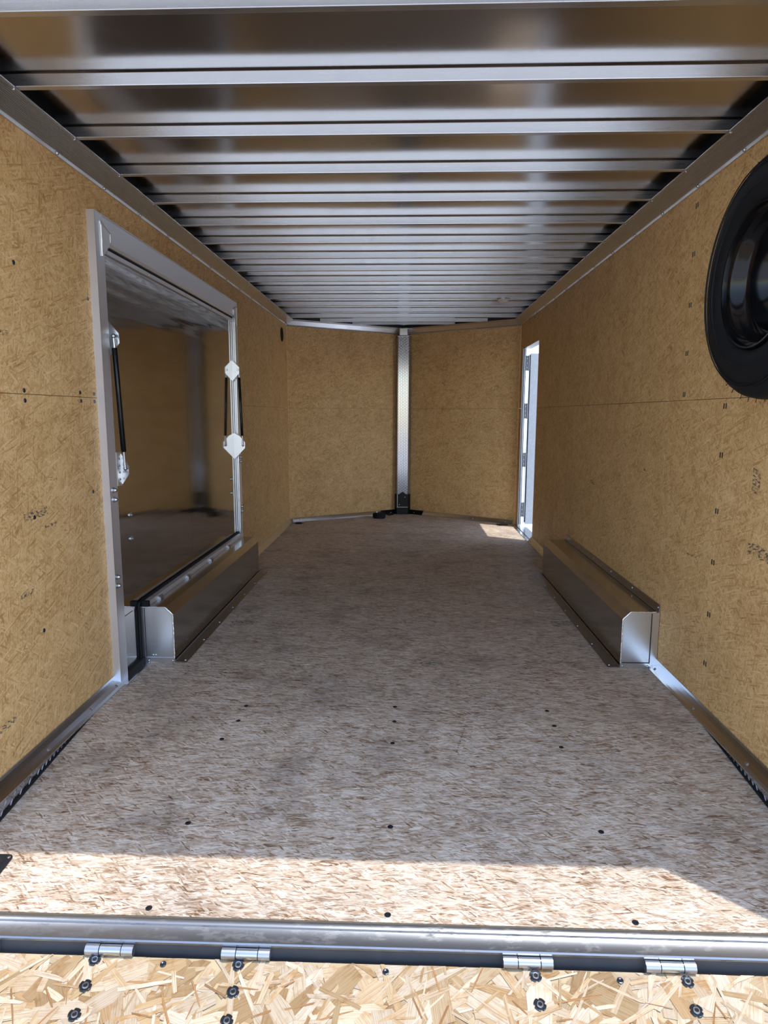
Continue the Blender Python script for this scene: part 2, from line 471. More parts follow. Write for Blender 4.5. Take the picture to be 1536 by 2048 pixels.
# ------------------------------------------------------------------ ceiling
cm = MB().prism_z([(-H-.07, 1.40), (H+.07, 1.40), (H+.07, YN), (0, YA+.05), (-H-.07, YN)], ZR, ZR+.012)
ceil = tag(cm.build('ceiling', M['roof']), 'shiny bare aluminium roof skin between the bows', 'ceiling', kind='structure')
bows = [1.758+.3720*i for i in range(15)] + [7.285, 7.50]
for y in bows:
    hw = H+.03 if y < YN-.03 else H*(YA-y)/(YA-YN)+.02
    t = .003
    yd = y+.024
    MB().prism_x([(y, ZB), (yd, ZB), (yd, ZR-.004), (y, ZR-.004)], -hw, hw).build('roof_bow', M['bow'], ceil, bevel=.002)

for s in (-1, 1):
    MB().box(s*(H+.005), 1.46, 2.112, s*(H+.045), YN, ZR-.001).build('cavity_shade_rail', M['shade_block'], ceil)  # added dark bar, its colour gives the cavity above the cove its shade
    fn, Ln = (lambda: None, 0) if False else nose_fn(s)
    MB(fn).box(.0, .005, 2.112, Ln, .045, ZR-.001).build('cavity_shade_rail', M['shade_block'], ceil)

# ------------------------------------------------------------------ coves
def cove_profile():
    """(inward from wall, z) going up"""
    p = [(0, 2.083), (.007, 2.083), (.008, 2.096), (.012, 2.099)]
    x0, z0, x1, z1 = .012, 2.099, .063, 2.149
    n = 13
    nx, nz = .70, -.71
    for i in range(n):
        for tt, h in ((.12, 0), (.32, .0026), (.68, .0026), (.88, 0)):
            k = (i+tt)/n
            p.append((x0+(x1-x0)*k + nx*h, z0+(z1-z0)*k + nz*h))
    p += [(.066, 2.150), (.066, 2.1525), (.060, 2.1525), (0.0, 2.1)]
    return p
CP = cove_profile()
for side, nm, i in ((-1, 'left', 1), (1, 'right', 2)):
    tr = MB().prism_y([(side*(H-a), z) for a, z in CP], 1.46, YN).build('trim_%d' % i, M['cove'])
    tag(tr, 'ribbed aluminium cove strip along the top of the %s wall' % nm, 'trim', kind='structure')
    b = MB()
    for k, y in enumerate(bows[:15]):
        b.dome((side*(H-.060), y, 2.1475), (-side*.7, 0, -.7), .0065, .006)
        b.dome((side*(H-.008), y-.03 if side < 0 else y+.0, 2.090), (-side, 0, 0), .0068, .006)
    b.build('rivets', M['steel'], tr, smooth=True)['kind'] = 'stuff'
for side, nm, i in ((-1, 'left', 3), (1, 'right', 4)):
    fn, Ln = nose_fn(side)
    p = [(0, 2.080), (.006, 2.080), (.012, 2.086), (.012, 2.095), (.03, 2.135), (.032, 2.1525), (.02, 2.1525), (0, 2.1)]
    tr = MB(fn).loft([[(.01, -a, z) for a, z in p], [(Ln-.05, -a, z) for a, z in p]]).build('trim_%d' % i, M['bow' if side < 0 else 'cove'])
    tag(tr, 'plain aluminium cove strip along the top of the angled %s nose wall' % nm, 'trim', kind='structure')
    b = MB(fn)
    for a in (.12, .5, .9, 1.25): b.dome((a, -.01, 2.086), (0, -1, 0), .006, .005)
    b.build('rivets', M['steel'], tr)['kind'] = 'stuff'

# ------------------------------------------------------------------ baseboards
BP = [(0, .046), (.004, .046), (.010, .041), (.022, .028), (.034, .014), (.040, .004), (.040, 0.0), (0, 0)]
def baseboard(nm, segs, fn, screws, label, mat='trim'):
    b = MB(fn)
    for a0, a1 in segs: b.loft([[(a0, -x, z) for x, z in BP], [(a1, -x, z) for x, z in BP]])
    o = tag(b.build('baseboard_'+nm, M[mat]), label, 'baseboard', kind='structure')
    c = MB(fn)
    for a in screws: c.dome((a, -.030, .019), (0, -.75, .65), .0068, .005)
    c.build('screws', M['steel'], o, smooth=True)['kind'] = 'stuff'
    return o
def frange(a, b, s):
    r = []
    while a < b: r.append(a); a += s
    return r
bbl = baseboard('left', [(1.49, 2.69), (4.80, YN)], Lfn, [2.10, 2.41, 2.64] + frange(5.0, 7.0, .4), 'beveled aluminium strip where the left wall meets the floor')
bbr = baseboard('right', [(1.49, 2.985), (4.80, 6.09)], Rfn, [1.75, 2.10, 2.52, 2.93, 5.2, 5.6, 6.0], 'beveled aluminium strip where the right wall meets the floor')
for side, nm in ((-1, 'left'), (1, 'right')):
    fn, Ln = nose_fn(side)
    baseboard('front_'+nm, [(.02, Ln-.12)], fn, frange(.1, 1.3, .39), 'beveled aluminium strip under the angled %s nose wall' % nm)

# diamond plate wedges that close the gap over the falling rear floor
for side, nm, i in ((-1, 'left', 5), (1, 'right', 6)):
    x = side*(H-.030)
    w = MB().prism_x([(YK+.02, .002), (YR+.01, .002), (YR+.01, floor_z(YR)-.002), (YK+.02, -.0015)], x, side*(H-.001)).build('trim_%d' % i, M['trim'])
    tag(w, 'diamond plate wedge under the rear end of the %s baseboard' % nm, 'trim', kind='structure')
    b = MB(); xx = x-side*.0008; k = 0
    y = YR+.03
    while y < YK-.1:
        for z in frange(floor_z(y)+.010, -.006, .021):
            s = 1 if k % 2 else -1; k += 1
            b.tube([(xx, y-.008, z-.008*s), (xx, y, z), (xx, y+.008, z+.008*s)], [.0005, .0013, .0005], 6)
        y += .026; k += 1
    b.build('raised_lugs', M['tread'], w, smooth=True)['kind'] = 'stuff'
    MB().box(x-side*.004, YR+.01, floor_z(YR), x, YR+.011, floor_z(YR)+.002)
    q = MB(); q.prism_x([(YK-.02, floor_z(YK-.02)+.0), (YR, floor_z(YR)), (YR, floor_z(YR)+.008), (YK-.02, floor_z(YK-.02)+.003)], x-side*.0001, x-side*.008).build('gap_shade_line', M['shadowgap'], w)

# ------------------------------------------------------------------ rear frame (outside the picture, shapes the sunlight)
rf = empty('trim_7', (0, 1.5, 0))
tag(rf, 'aluminium rear door frame around the open ramp end', 'door frame', kind='structure')
MB().box(-H-.08, 1.40, 2.095, H+.08, 1.497, 2.32).build('header', M['frame'], rf)
for s in (-1, 1):
    MB().prism_x([(1.497, 2.32), (1.497, -.2), (1.365, -.2), (1.40, .9), (1.485, 2.095), (1.40, 2.095), (1.40, 2.32)], s*(H-.025), s*(H+.08)).build('post', M['frame'], rf)

# ------------------------------------------------------------------ rear sill
zs = floor_z(YR)
sill = empty('trim_8', (0, YR, zs))
tag(sill, 'scuffed aluminium sill bar between the floor and the ramp', 'sill', kind='structure')
prof = [(YR-.004, zs-.004), (YR-.008, zs+.001), (YR-.016, zs+.001), (YR-.022, zs-.003), (YR-.023, zs-.008), (YR-.052, zs-.021), (YR-.056, zs-.020), (YR-.059, zs-.023), (YR-.057, zs-.030), (YR-.004, zs-.030)]
def sill_mat():
    m, nt, bs = newmat('scuffed_sill')
    uv = nt.nodes.new('ShaderNodeUVMap').outputs[0]
    d = smoothstep(nt, noise(nt, rotscale(nt, uv, 0, 12, 40, 0), 1, 5, .7), .5, .68)
    c = mixc(nt, mathn(nt, 'MULTIPLY', d, .75), (.31, .33, .37), (.10, .095, .085))
    nt.links.new(c, bs.inputs['Base Color']); bs.inputs['Metallic'].default_value = .9
    nt.links.new(mathn(nt, 'ADD', mathn(nt, 'MULTIPLY', d, .3), .3), bs.inputs['Roughness'])
    return m
MB().prism_x(prof, -H-.02, H+.02).build('sill_bar', sill_mat(), sill, smooth=True)
MB().box(-H-.02, YR-.053, zs-.075, H+.02, YR-.004, zs-.0305).build('hinge_rail', M['slot'], sill)

# ------------------------------------------------------------------ loading ramp
RY0, RZ0 = YR-.066, zs-.058
RSL = .2
def ramp_z(y): return RZ0 - (RY0-y)*RSL
rampo = empty('loading_ramp', (0, RY0, RZ0))
tag(rampo, 'sunlit strand board loading ramp below the rear sill', 'ramp')
RL = 1.75
MB().prism_x([(RY0, RZ0-.0005), (RY0-RL, ramp_z(RY0-RL)-.0005), (RY0-RL, ramp_z(RY0-RL)-.03), (RY0, RZ0-.03)], -1.17, 1.17).build('deck', plain('ramp_board_core', (.42, .33, .20), .7), rampo)
def strands():
    rr = random.Random(21)
    vs, fs, cols, uvs = [], [], [], []
    tones = [(0.467, 0.366, 0.250), (0.511, 0.423, 0.317), (0.423, 0.318, 0.198), (0.380, 0.268, 0.147), (0.540, 0.465, 0.375), (0.453, 0.345, 0.221), (0.336, 0.225, 0.118), (0.496, 0.409, 0.302), (0.526, 0.444, 0.346)]
    items = []
    def put(n, lr, wr):
        for _ in range(n):
            y = RY0-.01-rr.random()*(RL-.02)
            items.append((rr.uniform(-1.16, 1.16), y, rr.uniform(*lr), rr.uniform(*wr)))
    put(4200, (.05, .13), (.014, .04)); big = len(items)
    put(1000, (.08, .15), (.025, .065)); put(1700, (.05, .13), (.004, .016)); put(500, (.03, .08), (.002, .006))
    for i, (x, y, L, W) in enumerate(items):
        a = rr.gauss(.35, .85) if rr.random() < .8 else rr.uniform(0, math.pi)
        ca, sa = math.cos(a), math.sin(a)
        z = .0002 + .0036*i/len(items)
        c = rr.choice(tones); k = rr.uniform(.78, 1.1)
        if W < .007 and rr.random() < .35: c, k = (.36, .20, .09), rr.uniform(.6, 1)
        c = tuple(min(.92, q*k) for q in c)
        pts = [(-L/2+rr.uniform(0, .15)*L*.5, -W/2), (-L*.1, -W/2*rr.uniform(.85, 1.1)), (L/2-rr.uniform(0, .2)*L*.5, -W/2*rr.uniform(.7, 1)),
               (L/2, W/2*rr.uniform(-.1, 1)), (L*.15, W/2*rr.uniform(.85, 1.1)), (-L/2, W/2*rr.uniform(.4, 1))]
        n0 = len(vs)
        ok = []
        tilt = rr.uniform(-.0012, .0012)/max(W, .02)
        for px, py in pts:
            X = max(-1.168, min(1.168, x+px*ca-py*sa)); Y = max(RY0-RL, min(RY0-.002, y+px*sa+py*ca))
            vs.append((X, Y, ramp_z(Y)+z+max(0, py*tilt))); uvs.append((px+i*.37, py+i*.11))
        fs.append(tuple(range(n0, n0+6))); cols.append(c)
    me = bpy.data.meshes.new('strands'); me.from_pydata([tuple(Vector(v)-Vector((0, RY0, RZ0))) for v in vs], [], fs)
    ca_ = me.color_attributes.new('strand', 'FLOAT_COLOR', 'CORNER'); uvl = me.uv_layers.new(name='UVMap')
    for p in me.polygons:
        for li in p.loop_indices:
            ca_.data[li].color = (*cols[p.index], 1); uvl.data[li].uv = uvs[me.loops[li].vertex_index]
    me.materials.append(M['ramp'])
    o = bpy.data.objects.new('strands', me); C.objects.link(o); o.parent = rampo; o['kind'] = 'stuff'
strands()

# tee nuts: black flange with notches, raised barrel and bright hole rim
def teenut():
    b = MB(); n = 24; rings = []
    for h, rs in ((0, 1.0), (.0022, 1.0), (.0026, .92)):
        rings.append([((.0145 if (k % 6) not in (0,) else .0105)*rs*math.cos(2*math.pi*k/n), (.0145 if (k % 6) not in (0,) else .0105)*rs*math.sin(2*math.pi*k/n), h) for k in range(n)])
    b.loft(rings)
    t = b.build('tee_nut', M['darkmetal'], rampo)
    r = MB().lathe([(.0026, .0078), (.0042, .0070), (.0042, .0050), (.0022, .0046)], (0, 0, 0), (0, 0, 1), 16, caps=False).build('barrel_rim', M['steel'], None, smooth=True)
    r.parent = t
    return t, r
tn, tr_ = teenut(); first = True
RX = math.atan(RSL)
for x, y, rz in [(-.705, 1.400, .6), (-.699, 1.339, .6), (-.694, 1.276, .6), (-.353, 1.398, .5), (-.350, 1.336, .4), (-.348, 1.274, .5),
             (.358, 1.394, .1), (.356, 1.330, .2), (.354, 1.268, .1), (.712, 1.392, -.2), (.706, 1.328, -.2), (.701, 1.27, -.2)]:
    if first: o = tn; first = False
    else:
        o = tn.copy(); C.objects.link(o); o.parent = rampo
        q = tr_.copy(); C.objects.link(q); q.parent = o
    o.location = (x, y-RY0, ramp_z(y)-RZ0+.0040); o.rotation_euler = (RX, 0, rz)
sc0 = MB().lathe([(0, .0075), (.0015, .0075), (.002, .0055), (.001, .0025)], (0, 0, 0), (0, 0, 1), 12).build('deck_screw', M['darkmetal'], rampo)
first = True
for x, y in [(-.535, 1.395), (.003, 1.393), (.555, 1.39), (-1.08, 1.4), (1.08, 1.39)]:
    if first: o = sc0; first = False
    else: o = sc0.copy(); C.objects.link(o); o.parent = rampo
    o.location = (x, y-RY0, ramp_z(y)-RZ0+.0040); o.rotation_euler = (RX, 0, 0)
for x0 in (-1.07, -.733, -.397, .284, .621, .96):
    hg = empty('hinge', (x0, RY0+.004-RY0, 0)); hg.parent = rampo
    yh, zh = RY0+.006, zs-.0435
    for a, w_, r_, mt in ((0, .034, .0135, 'knuckle'), (.036, .052, .0130, 'steel'), (.090, .028, .0135, 'knuckle')):
        b = MB().lathe([(0, r_), (w_, r_)], (0, 0, 0), (1, 0, 0), 16)
        k = b.build('knuckle', M[mt], hg, smooth=True)
        k.location = (a, 0, zh-RZ0)

# ------------------------------------------------------------------ left escape door
d1 = empty('door_1', (-H, 3.8, 0))
tag(d1, 'large polished aluminium side door in welded frame on the left wall', 'door', kind='structure')
FX = -1.193        # face of the frame
PX = -1.211        # face of the door sheet
MB().box(-H-.03, 2.69, 0.002, FX, 2.768, 1.963).build('jamb', M['frame'], d1, bevel=.002)
MB().box(-H-.03, 4.825, 0.002, FX, 4.898, 1.963).build('jamb', M['frame'], d1, bevel=.002)
MB().prism_y([(-H-.03, 1.965), (FX-.004, 1.965), (FX, 1.958), (FX, 1.866), (FX-.008, 1.855), (-H-.03, 1.855)], 2.768, 4.825).build('header', M['frame'], d1)
MB().box(-H-.03, 2.69, 1.963, FX, 4.898, 1.966).build('header_cap', M['frame'], d1)
# rear side of the jamb, reflected sky put into its pale blue colour
MB().box(-H-.012, 2.684, .002, FX+.004, 2.692, 1.963).build('jamb_skylit_side', M['return'], d1)
# rails inside the far reveal
for k, xx in enumerate((PX+.002, PX+.016)):
    MB().box(xx, 4.812-.006*k, .28, xx+.008, 4.826, 1.85).build('seal_rail', M['bright'], d1, bevel=.001)
# door sheets
MB().box(-H-.035, 2.768, .03, PX, 3.768, 1.842).build('door_sheet', M['panel'], d1)
MB().box(-H-.035, 3.7695, .03, PX, 4.825, 1.842).build('door_sheet', M['panel'], d1)
MB().box(PX-.002, 2.769, 1.846, PX+.002, 4.824, 1.856).build('gap', M['shadowgap'], d1)  # black strip painted as the shade between header and door sheet
hs = MB().box(PX-.001, 2.772, 1.822, PX+.010, 4.812, 1.841).build('head_strip', M['frame'], d1, bevel=.002)
b = MB()
for y in (2.80, 3.264, 3.79, 4.283, 4.762): b.dome((PX+.010, y, 1.832), (1, 0, 0), .007, .004)
b.build('screws', M['steel'], hs, smooth=True)['kind'] = 'stuff'
# corner gussets with weld beads
def gusset(y, s):
    pz = [(y, 1.935), (y+s*.085, 1.905), (y+s*.085, 1.865), (y+s*.01, 1.80), (y, 1.80)]
    gs = MB().loft([[(FX-.001, a, z) for a, z in pz], [(FX+.004, a, z) for a, z in pz]]).build('gusset', M['frame'], d1)
    rr = random.Random(3)
    for q in (pz[0:3], [pz[4], pz[0]]):
        pts = []
        for i in range(len(q)-1):
            for k in range(9):
                f = k/9; pts.append((FX+.004+rr.uniform(-.0005, .0008), q[i][0]+(q[i+1][0]-q[i][0])*f, q[i][1]+(q[i+1][1]-q[i][1])*f))
        MB().tube(pts, [.003+rr.uniform(-.0008, .001) for _ in pts], 6).build('weld_bead', M['weld'], gs, smooth=True)
gusset(2.738, 1); gusset(4.868, -1)
# acorn nuts on both jambs
an = None
for y, z in [(2.724, .852), (2.724, .812), (2.710, .480), (2.710, .442), (4.866, .855), (4.863, .821), (4.869, .483), (4.865, .449)]:
    if an is None:
        b = MB().lathe([(0, .013), (.002, .013), (.002, .0095), (.009, .0095), (.015, .007), (.018, .002)], (0, 0, 0), (1, 0, 0), 12)
        o = an = b.build('acorn_nut', M['steel'], d1, smooth=True)
    else:
        o = an.copy(); C.objects.link(o); o.parent = d1
    o.location = Vector((FX, y, z)) - d1.location
lb = None
for y, z in [(2.923, .716), (2.920, .607), (4.676, .709), (4.664, .609)]:
    if lb is None:
        b = MB().lathe([(0, .013), (.003, .013), (.004, .009), (.004, .006), (.010, .005)], (0, 0, 0), (1, 0, 0), 14)
        o = lb = b.build('latch_bolt', M['steel'], d1, smooth=True)
    else:
        o = lb.copy(); C.objects.link(o); o.parent = d1
    o.location = Vector((PX, y, z)) - d1.location
# strut brackets
def bracket(y, pts, bolt, rivets=None):
    b = MB().loft([[(x, y, z) for x, z in pts], [(x, y+.004, z) for x, z in pts]])
    zz = [z for x, z in pts]
    br = b.build('strut_bracket', M['bright'], d1)
    if rivets:
        MB().box(PX, y-.042, min(zz)+.002, PX+.004, y, max(zz)).build('flange', M['bright'], br)
        for k in range(4):
            MB().dome((PX+.004, y-.020, max(zz)-.028-.030*k), (1, 0, 0), .0055, .004).build('rivet', M['steel'], br, smooth=True)
    MB().lathe([(0, .010), (.003, .010), (.003, .006), (.008, .006)], (bolt[0], y, bolt[1]), (0, -1, 0), 12).build('pivot_bolt', M['steel'], br, smooth=True)
    return br
bracket(2.80, [(PX, 1.556), (-1.167, 1.504), (-1.165, 1.465), (PX, 1.412)], (-1.183, 1.485))
bracket(2.85, [(PX, 1.006), (-1.176, .945), (-1.176, .907), (PX, .858)], (-1.188, .925), True)
bracket(4.78, [(PX, 1.552), (-1.160, 1.502), (-1.160, 1.461), (PX, 1.403)], (-1.170, 1.483))
bracket(4.78, [(PX, 1.035), (-1.170, 1.012), (-1.132, .966), (-1.133, .926), (PX, .845)], (-1.146, .947))
def strut(p0, p1, r):
    p0, p1 = Vector(p0), Vector(p1); d = p1-p0
    st = MB().tube([p0+d*.085, p0+d*.09, p0+d*.865, p0+d*.87], [r*.8, r, r, r*.8], 16).build('gas_strut', M['gloss_black'], d1, smooth=True)
    MB().tube([p0+d*.87, p0+d*.96], r*.45, 10).build('rod', M['steel'], st, smooth=True)
    MB().tube([p0+d*.015, p0+d*.085], r*.62, 10).dome(tuple(p0-Vector((0, .0, 0))), (0, -1, 0), r*.9, r*.8, 12).build('end_fitting', M['steel'], st, smooth=True)
    MB().tube([p0+d*.95, p1], r*.6, 10).dome(tuple(p1), (0, -1, 0), r*.8, r*.7, 12).build('end_fitting', M['steel'], st, smooth=True)
strut((-1.183, 2.786, 1.492), (-1.186, 2.838, .935), .0112)
strut((-1.166, 4.792, 1.475), (-1.147, 4.770, .945), .0098)
# seal around the wheel box cut-out, lower hinge bar
MB().tube([(PX+.006, 2.945, .01), (PX+.006, 2.945, .275), (PX+.006, 2.955, .292), (PX+.006, 3.0, .297), (PX+.006, 4.80, .297)], .007, 8).build('rubber_seal', M['rubber'], d1, smooth=True)
MB().box(PX, 2.92, .004, PX+.003, 2.938, .27).build('seal_flange', M['rubber'], d1)
MB().box(PX, 2.775, .03, PX+.003, 2.895, .275).build('lower_plate', M['box'], d1)
MB().box(-H-.02, 2.768, .001, PX+.02, 2.96, .028).build('sill_gap', M['shadowgap'], d1)  # black block painted as the shade at the foot of the door
th = MB().box(-1.205, 2.69, 0.0, -1.165, 2.965, .005).build('threshold', M['trim'], d1)

# ------------------------------------------------------------------ wheel boxes
def weld_path(pts, step=.006, r=.0032, seed=1):
    rr = random.Random(seed); out = []
    for i in range(len(pts)-1):
        a, b_ = Vector(pts[i]), Vector(pts[i+1]); n = max(2, int((b_-a).length/step))
        for k in range(n):
            out.append(tuple(a.lerp(b_, k/n) + Vector((rr.uniform(-.0007, .0007), rr.uniform(-.0007, .0007), rr.uniform(-.0007, .0007)))))
    out.append(tuple(pts[-1]))
    return MB().tube(out, [r*rr.uniform(.75, 1.25) for _ in out], 6)
def wheel_box(side, y0, y1, label):
    xo, xi, zt, ch = side*1.206, side*1.053, .270, .036
    wb = empty('wheel_box', (side*1.13, y0, 0)); tag(wb, label, 'wheel box', 'aluminium wheel boxes on the floor')
    s = side
    sheet = [(xo, zt), (xi+s*ch, zt), (xi, zt-ch), (xi, .004)]
    th_ = .003
    outer = sheet; inner = [(xo, zt-th_), (xi+s*(ch+.001), zt-th_), (xi+s*th_, zt-ch-.001), (xi+s*th_, .004)]
    MB().prism_y(outer+inner[::-1], y0, y1).build('cover_sheet', M['box'], wb)
    endp = [(xo, zt-.002), (xi+s*ch, zt-.002), (xi+s*.002, zt-ch), (xi+s*.002, .004), (xo, .004)]
    MB().loft([[(x, y0-.001, z) for x, z in endp], [(x, y0+.003, z) for x, z in endp]]).build('end_sheet', M['bright'], wb)
    MB().loft([[(x, y1-.003, z) for x, z in endp], [(x, y1+.001, z) for x, z in endp]]).build('end_sheet', M['box'], wb)
    weld_path([(xo, y0, zt-.001), (xi+s*ch, y0, zt-.001), (xi+s*.001, y0, zt-ch), (xi+s*.001, y0, .01)], seed=5).build('weld_bead', M['weld'], wb, smooth=True)
    # floor flange with its small step and screws
    fl = MB().prism_y([(xi-s*.004, .0005), (xi-s*.058, .0005), (xi-s*.058, .0035), (xi-s*.006, .0045), (xi-s*.004, .012)], y0-.004, y1+.03).build('floor_flange', M['flange'], wb)
    b = MB()
    for y in frange(y0+.02, y1+.03, .29): b.dome((xi-s*.045, y, .0035), (0, 0, 1), .0062, .005)
    b.build('screws', M['steel'], fl, smooth=True)['kind'] = 'stuff'
    MB().box(xi-s*.0042, y0-.001, .0006, xi-s*.0002, y1, .005).build('gap_shade_line', M['shadowgap'], wb)  # shade between flange and cover, painted as a black strip
    ef = MB().box(xo-s*.0, y0-.006, .0005, xi-s*.003, y0-.0015, .024).build('end_flange', M['bright'], wb)
    b = MB()
    for x in (xi+s*.008, xo-s*.03): b.dome((x, y0-.006, .010), (0, -1, 0), .0065, .005)
    b.build('screws', M['steel'], ef, smooth=True)['kind'] = 'stuff'
    return wb, xo, xi, zt, ch
LY0, LY1 = 2.968, 4.775
wb, xo, xi, zt, ch = wheel_box(-1, LY0, LY1, 'aluminium wheel box under the side door on the left')
bar = MB().box(PX+.012, LY0+.02, zt, PX+.042, LY1-.01, zt+.024).build('hinge_bar', M['frame'], wb, bevel=.002)
MB().box(PX+.010, LY0-.002, zt-.002, PX+.044, LY0+.022, zt+.027).build('end_cap', M['rubber'], wb, bevel=.003)
for y in (3.10, 3.52, 3.95, 4.36):
    MB().box(PX+.040, y, zt, PX+.054, y+.04, zt+.010).tube([(PX+.045, y-.004, zt+.011), (PX+.045, y+.044, zt+.011)], .0045, 8).build('hinge_clamp', M['flange'], wb)
MB().box(-1.205, LY0-.006, .025, -1.190, LY0-.0015, zt-.004).build('side_strip', M['bright'], wb)
MB().box(-1.1885, LY0-.003, .025, -1.186, LY0-.0012, zt-.004).build('gap_shade_line', M['shadowgap'], wb)
b = MB()
for x in (-1.155, -1.143): b.dome((x, LY0-.001, .035), (0, -1, 0), .0055, .004)
b.build('rivets', M['steel'], wb, smooth=True)['kind'] = 'stuff'

RY0_, RY1_ = 2.990, 4.79
wb, xo, xi, zt, ch = wheel_box(1, RY0_, RY1_, 'aluminium wheel box against the right wall')
MB().box(1.206, RY0_-.003, zt-.004, 1.2085, RY1_, zt+.001).build('gap_shade_line', M['shadowgap'], wb)
wf = MB().prism_y([(1.2185, zt-.003), (1.2185, zt+.036), (1.2145, zt+.036), (1.2125, zt+.004), (1.2085, zt+.0005)], RY0_-.006, RY1_+.01).build('wall_flange', M['flange'], wb)
b = MB()
for y in frange(RY0_+.005, RY1_+.02, .355):
    b.dome((1.2135, y, zt+.022), (-1, 0, .2), .0062, .005)
b.build('screws', M['steel'], wf, smooth=True)['kind'] = 'stuff'
MB().box(1.186, RY0_-.007, .0, 1.2175, RY0_-.002, zt-.001).build('side_strip', M['bright'], wb)
MB().box(1.1838, RY0_-.004, .024, 1.1858, RY0_-.0012, zt-.006).box(1.06, RY0_-.004, .0242, 1.1855, RY0_-.0012, .0265).build('gap_shade_line', M['shadowgap'], wb)

# ------------------------------------------------------------------ spare tire
TY, TZ = 1.958, 1.560
sp = empty('spare_tire', (H, TY, TZ))
tag(sp, 'black spare trailer tire on a black wheel hung on the right wall', 'tire')
def ax(x): return H-x         # distance from wall towards the middle
prof = [(ax(1.095), .195), (ax(1.03), .198), (ax(1.018), .206), (ax(1.010), .230), (ax(1.007), .262), (ax(1.012), .290), (ax(1.022), .314), (ax(1.028), .320), (ax(1.032), .327), (ax(1.045), .336)]
grooves = []
for xx in (1.075, 1.115, 1.155):
    grooves += [(ax(xx-.005), .3415), (ax(xx-.003), .335), (ax(xx+.003), .335), (ax(xx+.005), .3415)]
prof += grooves + [(ax(1.185), .336), (ax(1.200), .318), (ax(1.212), .27), (ax(1.210), .23), (ax(1.195), .200), (ax(1.13), .195)]
MB().lathe(prof, (H, TY, TZ), (-1, 0, 0), 96, caps=False).build('tire', M['rubber'], sp, smooth=True)
b = MB(); rr = random.Random(4)
for k in range(44):
    a = 2*math.pi*k/44 + rr.uniform(-.02, .02)
    for xx in (1.05,):
        c_, s_ = math.cos(a), math.sin(a)
        b.tube([(xx, TY+.335*c_, TZ+.335*s_), (xx-.002, TY+.351*c_, TZ+.351*s_)], .0011, 5)
b.build('rubber_nubs', M['rubber'], sp)['kind'] = 'stuff'
rings = MB()
for rad in (.306, .298, .248):
    rings.lathe([(ax(1.0125 if rad > .28 else 1.0085), rad-.0025), (ax(1.0100 if rad > .28 else 1.0060), rad), (ax(1.0125 if rad > .28 else 1.0085), rad+.0025)], (H, TY, TZ), (-1, 0, 0), 96, caps=False)
rings.build('sidewall_rib', M['rubber'], sp, smooth=True)
rim = [(ax(1.035), .199), (ax(1.016), .200), (ax(1.012), .197), (ax(1.013), .192), (ax(1.026), .189), (ax(1.030), .182), (ax(1.034), .177), (ax(1.048), .172), (ax(1.064), .166), (ax(1.072), .158), (ax(1.076), .148),
       (ax(1.110), .140), (ax(1.125), .128), (ax(1.122), .105), (ax(1.108), .085), (ax(1.105), .060), (ax(1.108), .052), (ax(1.09), .047), (ax(1.09), .040), (ax(1.13), .040)]
wh = MB().lathe(rim, (H, TY, TZ), (-1, 0, 0), 96, caps=False).build('wheel', M['gloss_black'], sp, smooth=True)
for k in range(5):
    a = 2*math.pi*k/5+.3
    MB().lathe([(ax(1.113), .011), (ax(1.095), .010), (ax(1.090), .006)], (H, TY+.072*math.cos(a), TZ+.072*math.sin(a)), (-1, 0, 0), 6).build('lug_nut', M['gloss_black'], wh)
MB().lathe([(0, .07), (ax(1.125), .07), (ax(1.12), .03), (ax(1.08), .03), (ax(1.075), .02)], (H, TY, TZ), (-1, 0, 0), 20).build('mount', M['black'], sp, smooth=True)

# ------------------------------------------------------------------ nose post
post = empty('corner_post', (0, 7.75, 0))
tag(post, 'bright diamond plate post in the nose corner with black foot', 'post')
pp = [(-.060, 7.725), (.060, 7.725), (.088, 7.775), (.088, 7.79), (-.088, 7.79), (-.088, 7.775)]
ps = MB().prism_z(pp, .24, 2.055).build('plate', M['tread'], post)
b = MB(); k = 0
z = .265
while z < 2.05:
    for j in range(6):
        x = -.050+.020*j
        s = 1 if (k+j) % 2 else -1
        b.tube([(x-.007, 7.7246, z-.006*s), (x, 7.7246, z), (x+.007, 7.7246, z+.006*s)], [.0012, .0048, .0012], 6)
    for sd in (-1, 1):
        for q, f in enumerate((.3, .75)):
            s = 1 if (k+q) % 2 else -1
            x, y = sd*(.060+.028*f), 7.725+.05*f
            b.tube([(x-sd*.004, y-.006, z-.006*s), (x, y, z), (x+sd*.004, y+.006, z+.006*s)], [.0012, .0048, .0012], 6)
    z += .016; k += 1
b.build('raised_lugs', M['tread'], ps, smooth=True)['kind'] = 'stuff'
MB().box(-.052, 7.735, 2.055, .052, 7.80, 2.15).build('upper_tube', M['cove'], post, bevel=.01)
MB().box(-.068, 7.722, 2.050, .068, 7.79, 2.056).build('cap_strip', M['trim'], post)
foot = MB().prism_z([(-.064, 7.716), (.064, 7.716), (.092, 7.772), (.092, 7.79), (-.092, 7.79), (-.092, 7.772)], 0, .238).build('foot', M['black'], post)
MB().prism_y([(-.045, .236), (-.012, .262), (0, .270), (.012, .262), (.045, .236)], 7.7155, 7.722).build('pointed_plate', M['black'], foot)
MB().box(-.061, 7.7145, .085, .061, 7.717, .088).box(-.0615, 7.7145, .085, -.0585, 7.717, .236).build('bright_edge', M['frame'], foot)
b = MB()
for x, z in ((-.06, .086), (-.037, .115), (.03, .205), (.06, .086)): b.dome((x, 7.7155, z), (0, -1, 0), .006, .005)
b.build('screws', M['steel'], foot)['kind'] = 'stuff'
for side in (-1, 1):
    fn, Ln = nose_fn(side)
    MB(fn).loft([[(Ln-.30, -x*1.05, z*1.05) for x, z in BP], [(Ln-.09, -x*1.05, z*1.05) for x, z in BP]]).build('foot_wing', M['black'], post)

